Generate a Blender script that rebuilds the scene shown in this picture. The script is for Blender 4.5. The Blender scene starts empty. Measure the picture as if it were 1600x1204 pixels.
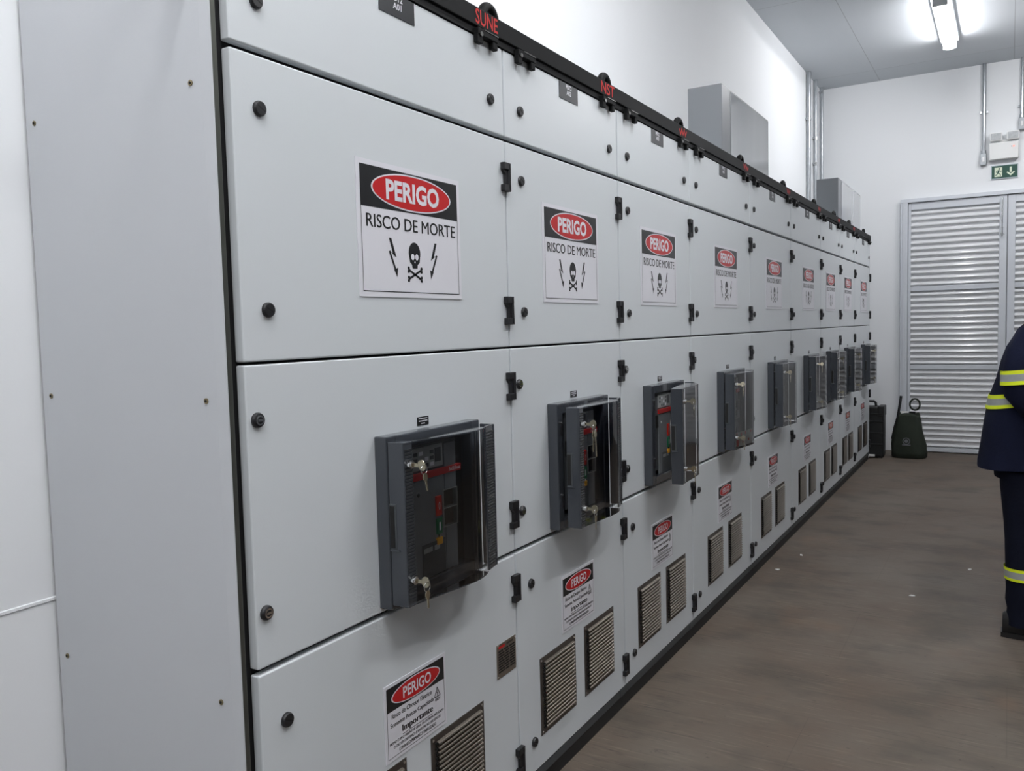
import bpy, bmesh, math, random
from math import sin, cos, pi, radians as rad
from mathutils import Vector, Matrix

random.seed(7)
scene = bpy.context.scene
COL = scene.collection

# ------------------------------------------------------------------ camera
F_PX, YAW, PITCH, ROLL = 1307.16, rad(30.75554), rad(3.85429), rad(-1.44853)
CAM = Vector((1.24, 0.0, 1.447))
fw = Vector((-sin(YAW) * cos(PITCH), cos(YAW) * cos(PITCH), -sin(PITCH)))
r0 = Vector((cos(YAW), sin(YAW), 0))
u0 = r0.cross(fw)
rr = r0 * cos(ROLL) + u0 * sin(ROLL)
uu = -r0 * sin(ROLL) + u0 * cos(ROLL)
cam_data = bpy.data.cameras.new('camera')
cam = bpy.data.objects.new('camera', cam_data)
COL.objects.link(cam)
M = Matrix((rr, uu, -fw)).transposed().to_4x4()
M.translation = CAM
cam.matrix_world = M
cam_data.sensor_fit = 'HORIZONTAL'
cam_data.sensor_width = 36
cam_data.lens = F_PX / 1600 * 36
cam_data.clip_start = 0.02
cam_data.clip_end = 60
scene.camera = cam

# ------------------------------------------------------------------ world, exposure
world = bpy.data.worlds.new('world')
scene.world = world
world.use_nodes = True
world.node_tree.nodes['Background'].inputs[0].default_value = (0.8, 0.9, 1.0, 1)
world.node_tree.nodes['Background'].inputs[1].default_value = 0.05
vs = scene.view_settings
vs.view_transform = 'Standard'
vs.look = 'None'
vs.exposure = 0.0
vs.gamma = 1.0
vs.use_curve_mapping = False
scene.cycles.max_bounces = 12
scene.cycles.diffuse_bounces = 6
scene.cycles.transparent_max_bounces = 16
scene.cycles.sample_clamp_indirect = 6.0
LAMP_STRENGTH = 72.0
LAMPS = [(0.735, 8.27, 'lit white batten light on the ceiling near the far wall, the one in view'),
         (0.735, 3.20, 'lit white batten light over the aisle beside the third cabinet'),
         (0.735, 0.40, 'lit white batten light over the aisle beside the camera'),
         (0.735, -2.20, 'lit white batten light over the aisle behind the camera'),
         (2.10, 8.27, 'lit white batten light near the far wall on the side away from the cabinets'),
         (2.10, 3.20, 'lit white batten light on the open side of the room, level with the third cabinet'),
         (2.10, 0.40, 'lit white batten light on the open side of the room beside the camera'),
         (2.10, -2.20, 'lit white batten light behind the camera on the open side of the room')]

# ------------------------------------------------------------------ materials
def lin(c):
    return tuple((v / 12.92 if v <= 0.04045 else ((v + 0.055) / 1.055) ** 2.4) for v in (x / 255 for x in c))

def mat(name, rgb, rough=0.5, metal=0.0, spec=0.5, noise=None, bump=None, emit=None, coat=0.0, aniso=0.0):
    """rgb is an sRGB 0-255 base colour; noise=(scale, amount, stretch); bump=(scale, strength)"""
    m = bpy.data.materials.new(name)
    m.use_nodes = True
    nt = m.node_tree
    b = nt.nodes['Principled BSDF']
    c = lin(rgb)
    b.inputs['Base Color'].default_value = (*c, 1)
    b.inputs['Roughness'].default_value = rough
    b.inputs['Metallic'].default_value = metal
    b.inputs['Specular IOR Level'].default_value = spec
    b.inputs['Coat Weight'].default_value = coat
    if emit:
        b.inputs['Emission Color'].default_value = (*lin(emit[0]), 1)
        b.inputs['Emission Strength'].default_value = emit[1]
    if noise or bump:
        tc = nt.nodes.new('ShaderNodeTexCoord')
    if noise:
        mp = nt.nodes.new('ShaderNodeMapping')
        mp.inputs['Scale'].default_value = noise[2] if len(noise) > 2 else (1, 1, 1)
        nt.links.new(tc.outputs['Object'], mp.inputs[0])
        n = nt.nodes.new('ShaderNodeTexNoise')
        n.inputs['Scale'].default_value = noise[0]
        n.inputs['Detail'].default_value = 5
        nt.links.new(mp.outputs[0], n.inputs['Vector'])
        mx = nt.nodes.new('ShaderNodeMix')
        mx.data_type = 'RGBA'
        k = noise[1]
        mx.inputs[6].default_value = (*[v * (1 - k) for v in c], 1)
        mx.inputs[7].default_value = (*[min(1, v * (1 + k)) for v in c], 1)
        nt.links.new(n.outputs['Fac'], mx.inputs[0])
        nt.links.new(mx.outputs[2], b.inputs['Base Color'])
    if bump:
        n2 = nt.nodes.new('ShaderNodeTexNoise')
        n2.inputs['Scale'].default_value = bump[0]
        n2.inputs['Detail'].default_value = 3
        nt.links.new(tc.outputs['Object'], n2.inputs['Vector'])
        bp = nt.nodes.new('ShaderNodeBump')
        bp.inputs['Strength'].default_value = bump[1]
        bp.inputs['Distance'].default_value = 0.002
        nt.links.new(n2.outputs['Fac'], bp.inputs['Height'])
        nt.links.new(bp.outputs[0], b.inputs['Normal'])
    return m

CAB = mat('cabinet_paint', (214, 219, 222), 0.33, noise=(1.2, 0.025), bump=(260, 0.06))
SIDE = mat('side_panel_shaded', (196, 199, 203), 0.45, noise=(1.0, 0.03), bump=(260, 0.06))  # cabinet paint darkened, shade of the end faces put into the colour
BLK = mat('black_plastic', (26, 26, 29), 0.42, noise=(30, 0.2))
GASK = mat('black_gasket', (12, 12, 14), 0.8, noise=(20, 0.2))
FRAME = mat('galvanised_frame', (96, 98, 92), 0.4, 0.7, noise=(14, 0.2))
PLIN = mat('plinth_black', (24, 24, 24), 0.6, noise=(6, 0.35))
PLIN2 = mat('plinth_grey', (66, 70, 72), 0.5, noise=(6, 0.2))
RAIL = mat('rail_black_paint', (18, 19, 20), 0.6, spec=0.15, noise=(5, 0.25))
RAILE = mat('clip_highlight_and_stud', (120, 120, 118), 0.35, 0.6, noise=(20, 0.3))  # pale metal for the clip's painted edge highlight and its stud
PRED = mat('red_paint_lettering', (190, 30, 28), 0.6, noise=(60, 0.25))
WHITE = mat('sign_white', (226, 226, 232), 0.35, noise=(4, 0.02))
INK = mat('sign_black', (24, 25, 27), 0.35, noise=(8, 0.1))
RED = mat('sign_red', (192, 26, 30), 0.35, noise=(6, 0.06))
ORANGE = mat('sign_faded_orange', (196, 78, 30), 0.4, noise=(6, 0.08))
PLATE = mat('nameplate_dark', (36, 38, 42), 0.4, noise=(8, 0.1))
STEEL = mat('louvre_stainless', (160, 151, 140), 0.34, 0.9, noise=(10, 0.12, (1, 8, 1)))
STEELD = mat('louvre_plate', (104, 99, 95), 0.4, 0.85, noise=(8, 0.15))
SLOT = mat('vent_dark', (16, 16, 15), 0.7, noise=(10, 0.2))
BGREY = mat('breaker_grey_plastic', (60, 64, 70), 0.22, coat=0.5, noise=(8, 0.05))
BDARK = mat('breaker_dark_plastic', (68, 72, 75), 0.42, noise=(8, 0.08))
BRIB = mat('breaker_rib_plastic', (42, 45, 48), 0.4, noise=(8, 0.08))
BFACE = mat('breaker_face', (112, 116, 119), 0.45, noise=(8, 0.08))
BPANEL = mat('breaker_display', (150, 154, 154), 0.35, noise=(40, 0.2))
BRED = mat('breaker_red_band', (178, 34, 32), 0.4, noise=(8, 0.06))
BTNR = mat('button_red', (196, 40, 26), 0.4, noise=(8, 0.08))
BTNG = mat('button_green', (14, 110, 70), 0.4, noise=(8, 0.08))
BTNY = mat('indicator_yellow', (226, 160, 24), 0.4, noise=(8, 0.08))
CHROME = mat('chrome', (225, 225, 225), 0.12, 1.0, noise=(20, 0.05))
BRASS = mat('key_metal', (196, 188, 165), 0.25, 1.0, noise=(20, 0.08))
SCREW = mat('screw_zinc', (140, 128, 100), 0.4, 0.8, noise=(30, 0.15))
DUCT = mat('duct_grey_paint', (118, 121, 125), 0.35, noise=(2.5, 0.05, (1, 3, .3)))
DUCT2 = mat('duct_reflection_gloss', (164, 167, 171), 0.1, coat=0.4, noise=(2.5, 0.06, (1, 3, .3)))  # lighter grey carries the bright reflection on the duct front
GALV = mat('galvanised_conduit', (172, 176, 180), 0.28, 0.9, noise=(9, 0.12))
WALLM = mat('wall_white_paint', (238, 240, 242), 0.6, noise=(0.8, 0.015), bump=(60, 0.05))
WALLG = mat('wall_grey_low_bounce', (100, 103, 107), 0.6, noise=(0.8, 0.03), bump=(60, 0.05))  # unseen walls made grey to limit bounced light
LOUV = mat('door_louvre_enamel', (228, 229, 231), 0.15, 0.0, noise=(3, 0.03))
DFRAME = mat('door_frame_enamel', (212, 216, 222), 0.22, noise=(3, 0.03))
DARKGAP = mat('door_dark_gap', (110, 112, 118), 0.6, noise=(3, 0.1))
PLASW = mat('white_plastic', (232, 233, 232), 0.4, noise=(5, 0.02))
GREEN = mat('exit_green', (20, 72, 58), 0.4, noise=(6, 0.08))
PALE = mat('exit_pale_glow_paint', (216, 226, 204), 0.5, noise=(6, 0.04))
ALU = mat('aluminium_edge', (170, 178, 182), 0.3, 0.7, noise=(12, 0.08))
LED = mat('red_led', (240, 90, 70), 0.4, noise=(10, 0.05), emit=((255, 90, 60), 3.0))
LENS = mat('spot_lens', (196, 199, 201), 0.15, 0.15, noise=(60, 0.3))
TUBE2 = mat('tube_light_dimmer', (255, 255, 255), 0.4, noise=(5, 0.01), emit=((253, 253, 255), LAMP_STRENGTH * 0.72))
TUBE3 = mat('tube_light_dimmest', (255, 255, 255), 0.4, noise=(5, 0.01), emit=((253, 253, 255), LAMP_STRENGTH * 0.62))  # output lowered so the wall and ceiling beside it don't burn out
TUBE = mat('tube_light', (255, 255, 255), 0.4, noise=(5, 0.01), emit=((253, 253, 255), LAMP_STRENGTH))
HOUS = mat('lamp_housing', (200, 204, 206), 0.5, noise=(5, 0.03))
NAVY = mat('navy_workwear', (22, 26, 45), 0.9, spec=0.12, noise=(14, 0.2), bump=(90, 0.5))
NAVY2 = mat('navy_trousers', (18, 21, 34), 0.9, spec=0.12, noise=(14, 0.2), bump=(90, 0.5))
HIVIS = mat('hivis_yellow', (232, 246, 36), 0.6, noise=(20, 0.08))
SILV = mat('reflective_silver', (176, 180, 178), 0.35, 0.3, noise=(40, 0.12))
SKIN = mat('skin', (178, 128, 100), 0.55, noise=(12, 0.08))
LIPS = mat('lips', (140, 84, 74), 0.5, noise=(12, 0.08))
HAIR = mat('dark_hair', (30, 24, 20), 0.6, noise=(40, 0.3))
BOOT = mat('black_boot_leather', (22, 21, 22), 0.5, noise=(12, 0.25))
BAGM = mat('dark_green_canvas', (34, 42, 32), 0.85, noise=(10, 0.3), bump=(70, 0.6))
STRAP = mat('black_webbing', (20, 21, 24), 0.75, noise=(20, 0.25))
CASEM = mat('black_case_plastic', (22, 24, 25), 0.45, noise=(8, 0.25))
PAPER = mat('paper_white', (228, 228, 226), 0.7, noise=(10, 0.03))
EYEW = mat('eye_white', (230, 228, 222), 0.3, noise=(10, 0.02))

def glass(name, ior, bump):
    m = bpy.data.materials.new(name)
    m.use_nodes = True
    nt = m.node_tree
    nt.nodes.clear()
    out = nt.nodes.new('ShaderNodeOutputMaterial')
    tr = nt.nodes.new('ShaderNodeBsdfTransparent')
    tr.inputs[0].default_value = (0.97, 0.975, 0.98, 1)
    gl = nt.nodes.new('ShaderNodeBsdfGlossy')
    gl.inputs['Roughness'].default_value = 0.06
    gl.inputs[0].default_value = (0.95, 0.95, 0.95, 1)
    fr = nt.nodes.new('ShaderNodeFresnel')
    fr.inputs[0].default_value = ior
    nz = nt.nodes.new('ShaderNodeTexNoise')
    nz.inputs['Scale'].default_value = 14
    mp = nt.nodes.new('ShaderNodeBump')
    mp.inputs['Strength'].default_value = bump
    mp.inputs['Distance'].default_value = 0.004
    nt.links.new(nz.outputs['Fac'], mp.inputs['Height'])
    nt.links.new(mp.outputs[0], gl.inputs['Normal'])
    mx = nt.nodes.new('ShaderNodeMixShader')
    nt.links.new(fr.outputs[0], mx.inputs[0])
    nt.links.new(tr.outputs[0], mx.inputs[1])
    nt.links.new(gl.outputs[0], mx.inputs[2])
    nt.links.new(mx.outputs[0], out.inputs[0])
    return m
GLASS = glass('clear_polycarbonate', 1.6, 0.02)
GLASST = glass('glossy_polycarbonate_edge', 2.6, 0.01)

def floor_material():
    m = bpy.data.materials.new('worn_floor')
    m.use_nodes = True
    nt = m.node_tree
    L = nt.links
    b = nt.nodes['Principled BSDF']
    tc = nt.nodes.new('ShaderNodeTexCoord')
    def noise(scale, sc=(1, 1, 1), detail=6, rough=0.6):
        mp = nt.nodes.new('ShaderNodeMapping')
        mp.inputs['Scale'].default_value = sc
        L.new(tc.outputs['Object'], mp.inputs[0])
        n = nt.nodes.new('ShaderNodeTexNoise')
        n.inputs['Scale'].default_value = scale
        n.inputs['Detail'].default_value = detail
        n.inputs['Roughness'].default_value = rough
        L.new(mp.outputs[0], n.inputs['Vector'])
        return n.outputs['Fac']
    def ramp(f, p0, c0, p1, c1):
        r = nt.nodes.new('ShaderNodeValToRGB')
        r.color_ramp.elements[0].position = p0
        r.color_ramp.elements[0].color = c0
        r.color_ramp.elements[1].position = p1
        r.color_ramp.elements[1].color = c1
        L.new(f, r.inputs[0])
        return r.outputs[0]
    def mix(f, a, bcol, mode='MIX'):
        x = nt.nodes.new('ShaderNodeMix')
        x.data_type = 'RGBA'
        x.blend_type = mode
        if isinstance(f, float):
            x.inputs[0].default_value = f
        else:
            L.new(f, x.inputs[0])
        for s, v in ((6, a), (7, bcol)):
            if isinstance(v, tuple):
                x.inputs[s].default_value = v
            else:
                L.new(v, x.inputs[s])
        return x.outputs[2]
    big = noise(1.1)
    base = ramp(big, 0.3, (*lin((92, 78, 67)), 1), 0.7, (*lin((108, 101, 92)), 1))
    # streaks worn across the walkway (along X)
    st = noise(9.0, (0.55, 7.0, 1.0), 5, 0.65)
    msk = ramp(noise(0.9, (1, .7, 1), 4), 0.40, (.12, .12, .12, 1), 0.62, (1, 1, 1, 1))
    base = mix(mix(1.0, ramp(st, 0.54, (0, 0, 0, 1), 0.72, (.75, .75, .75, 1)), msk, 'MULTIPLY'), base, (*lin((46, 42, 40)), 1))
    st2 = noise(16.0, (0.35, 5.0, 1.0), 4, 0.6)
    base = mix(ramp(st2, 0.56, (0, 0, 0, 1), 0.74, (.45, .45, .45, 1)), base, (*lin((138, 126, 112)), 1))
    # stains
    sp = noise(2.4, (1, 1.4, 1), 4, 0.55)
    base = mix(ramp(sp, 0.50, (0, 0, 0, 1), 0.66, (.6, .6, .6, 1)), base, (*lin((70, 66, 60)), 1))
    rs = noise(1.7, (1.2, .8, 1), 3)
    base = mix(ramp(rs, 0.58, (0, 0, 0, 1), 0.75, (.35, .35, .35, 1)), base, (*lin((128, 98, 74)), 1))
    ch = noise(60.0, (.5, 1.5, 1), 2)
    base = mix(ramp(ch, 0.70, (0, 0, 0, 1), 0.74, (.6, .6, .6, 1)), base, (*lin((34, 32, 30)), 1))
    # seams of the floor boards
    br = nt.nodes.new('ShaderNodeTexBrick')
    br.inputs['Scale'].default_value = 1.0
    br.inputs['Brick Width'].default_value = 1.25
    br.inputs['Row Height'].default_value = 0.62
    br.inputs['Mortar Size'].default_value = 0.0022
    br.inputs['Mortar Smooth'].default_value = 0.3
    br.inputs['Color1'].default_value = (0, 0, 0, 1)
    br.inputs['Color2'].default_value = (0, 0, 0, 1)
    br.inputs['Mortar'].default_value = (.16, .16, .16, 1)
    L.new(tc.outputs['Object'], br.inputs['Vector'])
    base = mix(br.outputs['Color'], base, (*lin((50, 46, 42)), 1))
    L.new(base, b.inputs['Base Color'])
    b.inputs['Roughness'].default_value = 0.62
    b.inputs['Specular IOR Level'].default_value = 0.3
    bp = nt.nodes.new('ShaderNodeBump')
    bp.inputs['Strength'].default_value = 0.12
    bp.inputs['Distance'].default_value = 0.003
    L.new(st, bp.inputs['Height'])
    L.new(bp.outputs[0], b.inputs['Normal'])
    return m

def ceiling_material():
    m = mat('ceiling_grey_board', (196, 200, 204), 0.55)
    nt = m.node_tree
    L = nt.links
    b = nt.nodes['Principled BSDF']
    tc = nt.nodes.new('ShaderNodeTexCoord')
    br = nt.nodes.new('ShaderNodeTexBrick')
    br.offset = 0.0
    br.inputs['Scale'].default_value = 1.0
    br.inputs['Brick Width'].default_value = 1.25
    br.inputs['Row Height'].default_value = 2.4
    br.inputs['Mortar Size'].default_value = 0.003
    c = (*lin((196, 200, 204)), 1)
    br.inputs['Color1'].default_value = c
    br.inputs['Color2'].default_value = (*lin((192, 197, 201)), 1)
    br.inputs['Mortar'].default_value = (*lin((158, 161, 164)), 1)
    L.new(tc.outputs['Object'], br.inputs['Vector'])
    L.new(br.outputs['Color'], b.inputs['Base Color'])
    return m

# ------------------------------------------------------------------ mesh helpers
class MB:
    """collects polygons; one material index per face"""
    def __init__(s):
        s.v, s.f, s.mi, s.sm, s.mats = [], [], [], [], []
    def idx(s, m):
        if m not in s.mats:
            s.mats.append(m)
        return s.mats.index(m)
    def add(s, vs_, fs, m, smooth=False):
        o = len(s.v)
        i = s.idx(m)
        s.v += [tuple(p) for p in vs_]
        for f in fs:
            s.f.append([a + o for a in f])
            s.mi.append(i)
            s.sm.append(smooth)
    def box(s, x0, x1, y0, y1, z0, z1, m, bev=0.0, seg=2):
        if bev <= 0:
            P = [(x, y, z) for x in (x0, x1) for y in (y0, y1) for z in (z0, z1)]
            s.add(P, [(0, 1, 3, 2), (4, 6, 7, 5), (0, 4, 5, 1), (2, 3, 7, 6), (0, 2, 6, 4), (1, 5, 7, 3)], m)
            return
        bm = bmesh.new()
        bmesh.ops.create_cube(bm, size=1)
        for v in bm.verts:
            v.co = Vector(((x0 + x1) / 2 + v.co.x * (x1 - x0), (y0 + y1) / 2 + v.co.y * (y1 - y0), (z0 + z1) / 2 + v.co.z * (z1 - z0)))
        bmesh.ops.bevel(bm, geom=bm.edges[:], offset=bev, segments=seg, affect='EDGES', profile=0.5)
        s.addbm(bm, m)
    def addbm(s, bm, m, smooth=False, T=None):
        bm.verts.index_update()
        s.add([(T @ v.co if T else v.co) for v in bm.verts], [[v.index for v in f.verts] for f in bm.faces], m, smooth)
        bm.free()
    def tube(s, pts, r, n, m, cap=True, smooth=True, radii=None, closed=False):
        pts = [Vector(p) for p in pts]
        rings = []
        N = len(pts)
        up = None
        for i, p in enumerate(pts):
            if closed:
                d = (pts[(i + 1) % N] - pts[i - 1]).normalized()
            else:
                d = (pts[min(i + 1, N - 1)] - pts[max(i - 1, 0)]).normalized()
            if up is None:
                up = Vector((0, 0, 1)) if abs(d.z) < 0.9 else Vector((1, 0, 0))
            a = d.cross(up).normalized()
            b = a.cross(d).normalized()
            up = b
            R = radii[i] if radii else r
            if not isinstance(R, tuple):
                R = (R, R)
            rings.append([p + a * cos(2 * pi * k / n) * R[0] + b * sin(2 * pi * k / n) * R[1] for k in range(n)])
        s.loft(rings, m, cap and not closed, smooth, closed)
    def loft(s, rings, m, cap=True, smooth=True, closed=False):
        n = len(rings[0])
        N = len(rings)
        V = [p for rg in rings for p in rg]
        F = []
        for i in range(N if closed else N - 1):
            j = (i + 1) % N
            for k in range(n):
                l = (k + 1) % n
                F.append((i * n + k, i * n + l, j * n + l, j * n + k))
        s.add(V, F, m, smooth)
        if cap:
            s.add(rings[0], [tuple(reversed(range(n)))], m)
            s.add(rings[-1], [tuple(range(n))], m)
    def cyl(s, p0, p1, r, m, n=20, r1=None):
        s.tube([p0, p1], r, n, m, radii=[r, r if r1 is None else r1])
    def prism(s, poly, a0, a1, fn, m):
        """poly of 2D points, extruded between a0 and a1; fn(u, v, a) -> xyz"""
        n = len(poly)
        V = [fn(u, v, a0) for u, v in poly] + [fn(u, v, a1) for u, v in poly]
        F = [(i, (i + 1) % n, n + (i + 1) % n, n + i) for i in range(n)] + [tuple(reversed(range(n))), tuple(range(n, 2 * n))]
        s.add(V, F, m)
    def strip(s, prof, a0, a1, fn, m, smooth=False):
        n = len(prof)
        V = [fn(u, v, a0) for u, v in prof] + [fn(u, v, a1) for u, v in prof]
        s.add(V, [(i, i + 1, n + i + 1, n + i) for i in range(n - 1)], m, smooth)
    def mesh(s, name, recalc=True):
        me = bpy.data.meshes.new(name)
        me.from_pydata(s.v, [], s.f)
        for m in s.mats:
            me.materials.append(m)
        for p, i, sm in zip(me.polygons, s.mi, s.sm):
            p.material_index = i
            p.use_smooth = sm
        if recalc:
            bm = bmesh.new()
            bm.from_mesh(me)
            bmesh.ops.recalc_face_normals(bm, faces=bm.faces)
            bm.to_mesh(me)
            bm.free()
        me.update()
        return me

def link(name, me, parent=None, loc=(0, 0, 0), rot=(0, 0, 0), label=None):
    o = bpy.data.objects.new(name, me)
    COL.objects.link(o)
    o.parent = parent
    o.location = loc
    o.rotation_euler = rot
    if label:
        o['label'] = label
    return o
def tag(o, label, cat, group=None):
    o['label'] = label
    o['category'] = cat
    if group:
        o['group'] = group
    return o
def thing(name, label, cat, loc=(0, 0, 0), group=None):
    o = bpy.data.objects.new(name, None)
    o.empty_display_size = 0.05
    COL.objects.link(o)
    o.location = loc
    return tag(o, label, cat, group)
def struct(name, mb, parent=None):
    o = link(name, mb.mesh(name) if isinstance(mb, MB) else mb, parent)
    if parent is None:
        o['kind'] = 'structure'
    return o

# --- flat lettering and figures: drawn in (u, v), mapped by fn(u, v, depth)
_txt = {}
def text_geo(t, bold=0.0):
    k = (t, bold)
    if k not in _txt:
        cu = bpy.data.curves.new('lettering', 'FONT')
        cu.body = t
        cu.offset = bold
        cu.resolution_u = 3
        o = bpy.data.objects.new('lettering', cu)
        COL.objects.link(o)
        bpy.context.view_layer.update()
        me = bpy.data.meshes.new_from_object(o.evaluated_get(bpy.context.evaluated_depsgraph_get()))
        V = [(v.co.x, v.co.y) for v in me.vertices]
        Fc = [tuple(p.vertices) for p in me.polygons]
        bpy.data.objects.remove(o)
        bpy.data.meshes.remove(me)
        bpy.data.curves.remove(cu)
        xs = [p[0] for p in V]
        ys = [p[1] for p in V]
        _txt[k] = (V, Fc, min(xs), max(xs), min(ys), max(ys))
    return _txt[k]
def text(mb, t, u0, u1, v0, v1, d, fn, m, bold=0.0, weight=0.0):
    V, Fc, a, b, c, e = text_geo(t, bold)
    if weight:
        text(mb, t, u0 + weight, u1 + weight, v0, v1, d + .0001, fn, m, bold)
    mb.add([fn(u0 + (x - a) / (b - a) * (u1 - u0), v0 + (y - c) / (e - c) * (v1 - v0), d) for x, y in V], Fc, m)
def poly(mb, pts, d, fn, m):
    mb.add([fn(u, v, d) for u, v in pts], [tuple(range(len(pts)))], m)
def rect(mb, u0, u1, v0, v1, d, fn, m):
    poly(mb, [(u0, v0), (u1, v0), (u1, v1), (u0, v1)], d, fn, m)
def ell(mb, cu, cv, ru, rv, d, fn, m, n=40):
    poly(mb, [(cu + ru * cos(2 * pi * k / n), cv + rv * sin(2 * pi * k / n)) for k in range(n)], d, fn, m)
def bar(mb, p, q, w, d, fn, m):
    dx, dy = q[0] - p[0], q[1] - p[1]
    l = math.hypot(dx, dy)
    nx, ny = -dy / l * w / 2, dx / l * w / 2
    poly(mb, [(p[0] - nx, p[1] - ny), (q[0] - nx, q[1] - ny), (q[0] + nx, q[1] + ny), (p[0] + nx, p[1] + ny)], d, fn, m)

# ------------------------------------------------------------------ room shell
XW, YF, ZC, XR, YB = -0.612, 10.06, 4.033, 4.6, -3.6
mb = MB(); mb.box(XW - .15, XR + .15, YB - .15, YF + .15, -0.1, 0, floor_material()); struct('floor', mb)
mb = MB(); mb.box(XW - .15, XR + .15, YB - .15, YF + .15, ZC, ZC + .1, ceiling_material()); struct('ceiling', mb)
mb = MB(); mb.box(XW - .15, XW, YB - .15, YF + .15, 0, ZC, WALLM); struct('wall_left', mb)
mb = MB(); mb.box(XR, XR + .15, YB - .15, YF + .15, 0, ZC, WALLG); struct('wall_right', mb)
mb = MB(); mb.box(XW, XR, YF, YF + .15, 0, ZC, WALLM); struct('wall_far', mb)
mb = MB(); mb.box(XW, XR, YB - .15, YB, 0, ZC, WALLG); struct('wall_near', mb)
mb = MB(); mb.strip([(0, .861), (.004, .863), (.004, .869), (0, .871)], YB, 1.1, lambda u, v, a: (XW + u - .0005, a, v), WALLM); struct('trim_1', mb)

# ------------------------------------------------------------------ double louvred door in the far wall
def door_leaf(name, x0, x1, stile_l, stile_r):
    """leaf front at y = 10.03; louvre field between the stiles"""
    mb = MB()
    y0, y1 = 10.025, 10.055
    zt, zb = 2.685, 0.012
    mb.box(x0, stile_l, y0, y1, zb, zt, DFRAME, .003)
    mb.box(stile_r, x1, y0, y1, zb, zt, DFRAME, .003)
    rails = [(2.612, zt), (1.744, 1.794), (0.901, 0.948), (zb, 0.055)]
    for a, b in rails:
        mb.box(stile_l, stile_r, y0 + .002, y1, a, b, DFRAME, .003)
    o = struct(name, mb)
    for (zlo, zhi, n) in ((1.794, 2.612, 13), (0.948, 1.744, 13), (0.055, 0.901, 14)):
        p = (zhi - zlo) / n
        pr = []
        for i in range(n):
            zt_ = zhi - i * p
            pr += [(0.034, zt_), (0.030, zt_ - .20 * p), (0.014, zt_ - .34 * p), (0.005, zt_ - .50 * p), (0.0, zt_ - .66 * p), (0.002, zt_ - .76 * p), (0.010, zt_ - .82 * p), (0.034, zt_ - .88 * p)]
        m2 = MB()
        m2.strip(pr, stile_l, stile_r, lambda u, v, a: (a, y0 + .004 + u, v), LOUV, False)
        m2.box(stile_l, stile_r, y0 + .039, y0 + .042, zlo, zhi, DARKGAP)
        link('louvre_panel', m2.mesh('louvre_panel', False), o)
    return o
d1 = door_leaf('door_1', 0.292, 1.208, 0.318, 1.140)
mb = MB()
mb.box(1.150, 1.178, 10.012, 10.026, 2.30, 2.66, DFRAME, .003)
mb.cyl((1.164, 10.010, 2.27), (1.164, 10.010, 2.66), .008, CHROME, 10)
mb.box(1.146, 1.182, 10.004, 10.026, 2.36, 2.40, DFRAME, .002)
mb.cyl((1.164, 10.008, 2.29), (1.184, 9.995, 2.285), .006, CHROME, 8)
link('drop_bolt', mb.mesh('drop_bolt'), d1)
d2 = door_leaf('door_2', 1.216, 2.140, 1.284, 2.112)
mb = MB()
for x0, x1, z0, z1 in ((.217, .289, 0, 2.69), (2.143, 2.215, 0, 2.69), (.217, 2.215, 2.69, 2.73)):
    mb.box(x0, x1, 10.002, 10.06, z0, z1, DFRAME, .004)
mb.box(.24, .266, 9.994, 10.004, 0, 2.70, DFRAME, .002)
struct('trim_2', mb)

# ------------------------------------------------------------------ fluorescent battens (the room's own light)
def lamp(x, y, label):
    t = thing('ceiling_light', label, 'light', (x, y, ZC), 'fluorescent ceiling lights')
    h = MB()
    h.box(-.075, .075, -.64, .64, -.045, 0, HOUS, .006)
    h.box(-.055, .055, -.645, -.62, -.115, -.03, HOUS, .006)
    h.box(-.055, .055, .62, .645, -.115, -.03, HOUS, .006)
    link('housing', h.mesh('housing'), t)
    d = MB()
    pr = [(-.05, -.045), (-.055, -.075), (-.045, -.105), (-.02, -.118), (.02, -.118), (.045, -.105), (.055, -.075), (.05, -.045)]
    d.prism(pr, -.62, .62, lambda u, v, a: (u, a, v), TUBE3 if y > 7 and x < 1 else TUBE2 if y > 3 and x < 1 else TUBE)
    link('diffuser', d.mesh('diffuser'), t)
for lx, ly, ll in LAMPS:
    lamp(lx, ly, ll)

# ------------------------------------------------------------------ cabinets
YBND = [1.078, 2.0775, 2.8757, 3.678, 4.690, 5.706, 6.7196, 7.5616, 8.345, 9.320]
Z0, Z1, Z2, Z3, ZT = 0.083, 0.788, 1.391, 1.9795, 2.25
FX = lambda u, v, d: (d, u, v)          # drawing on a front: u along the row, v up, d outwards

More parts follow.
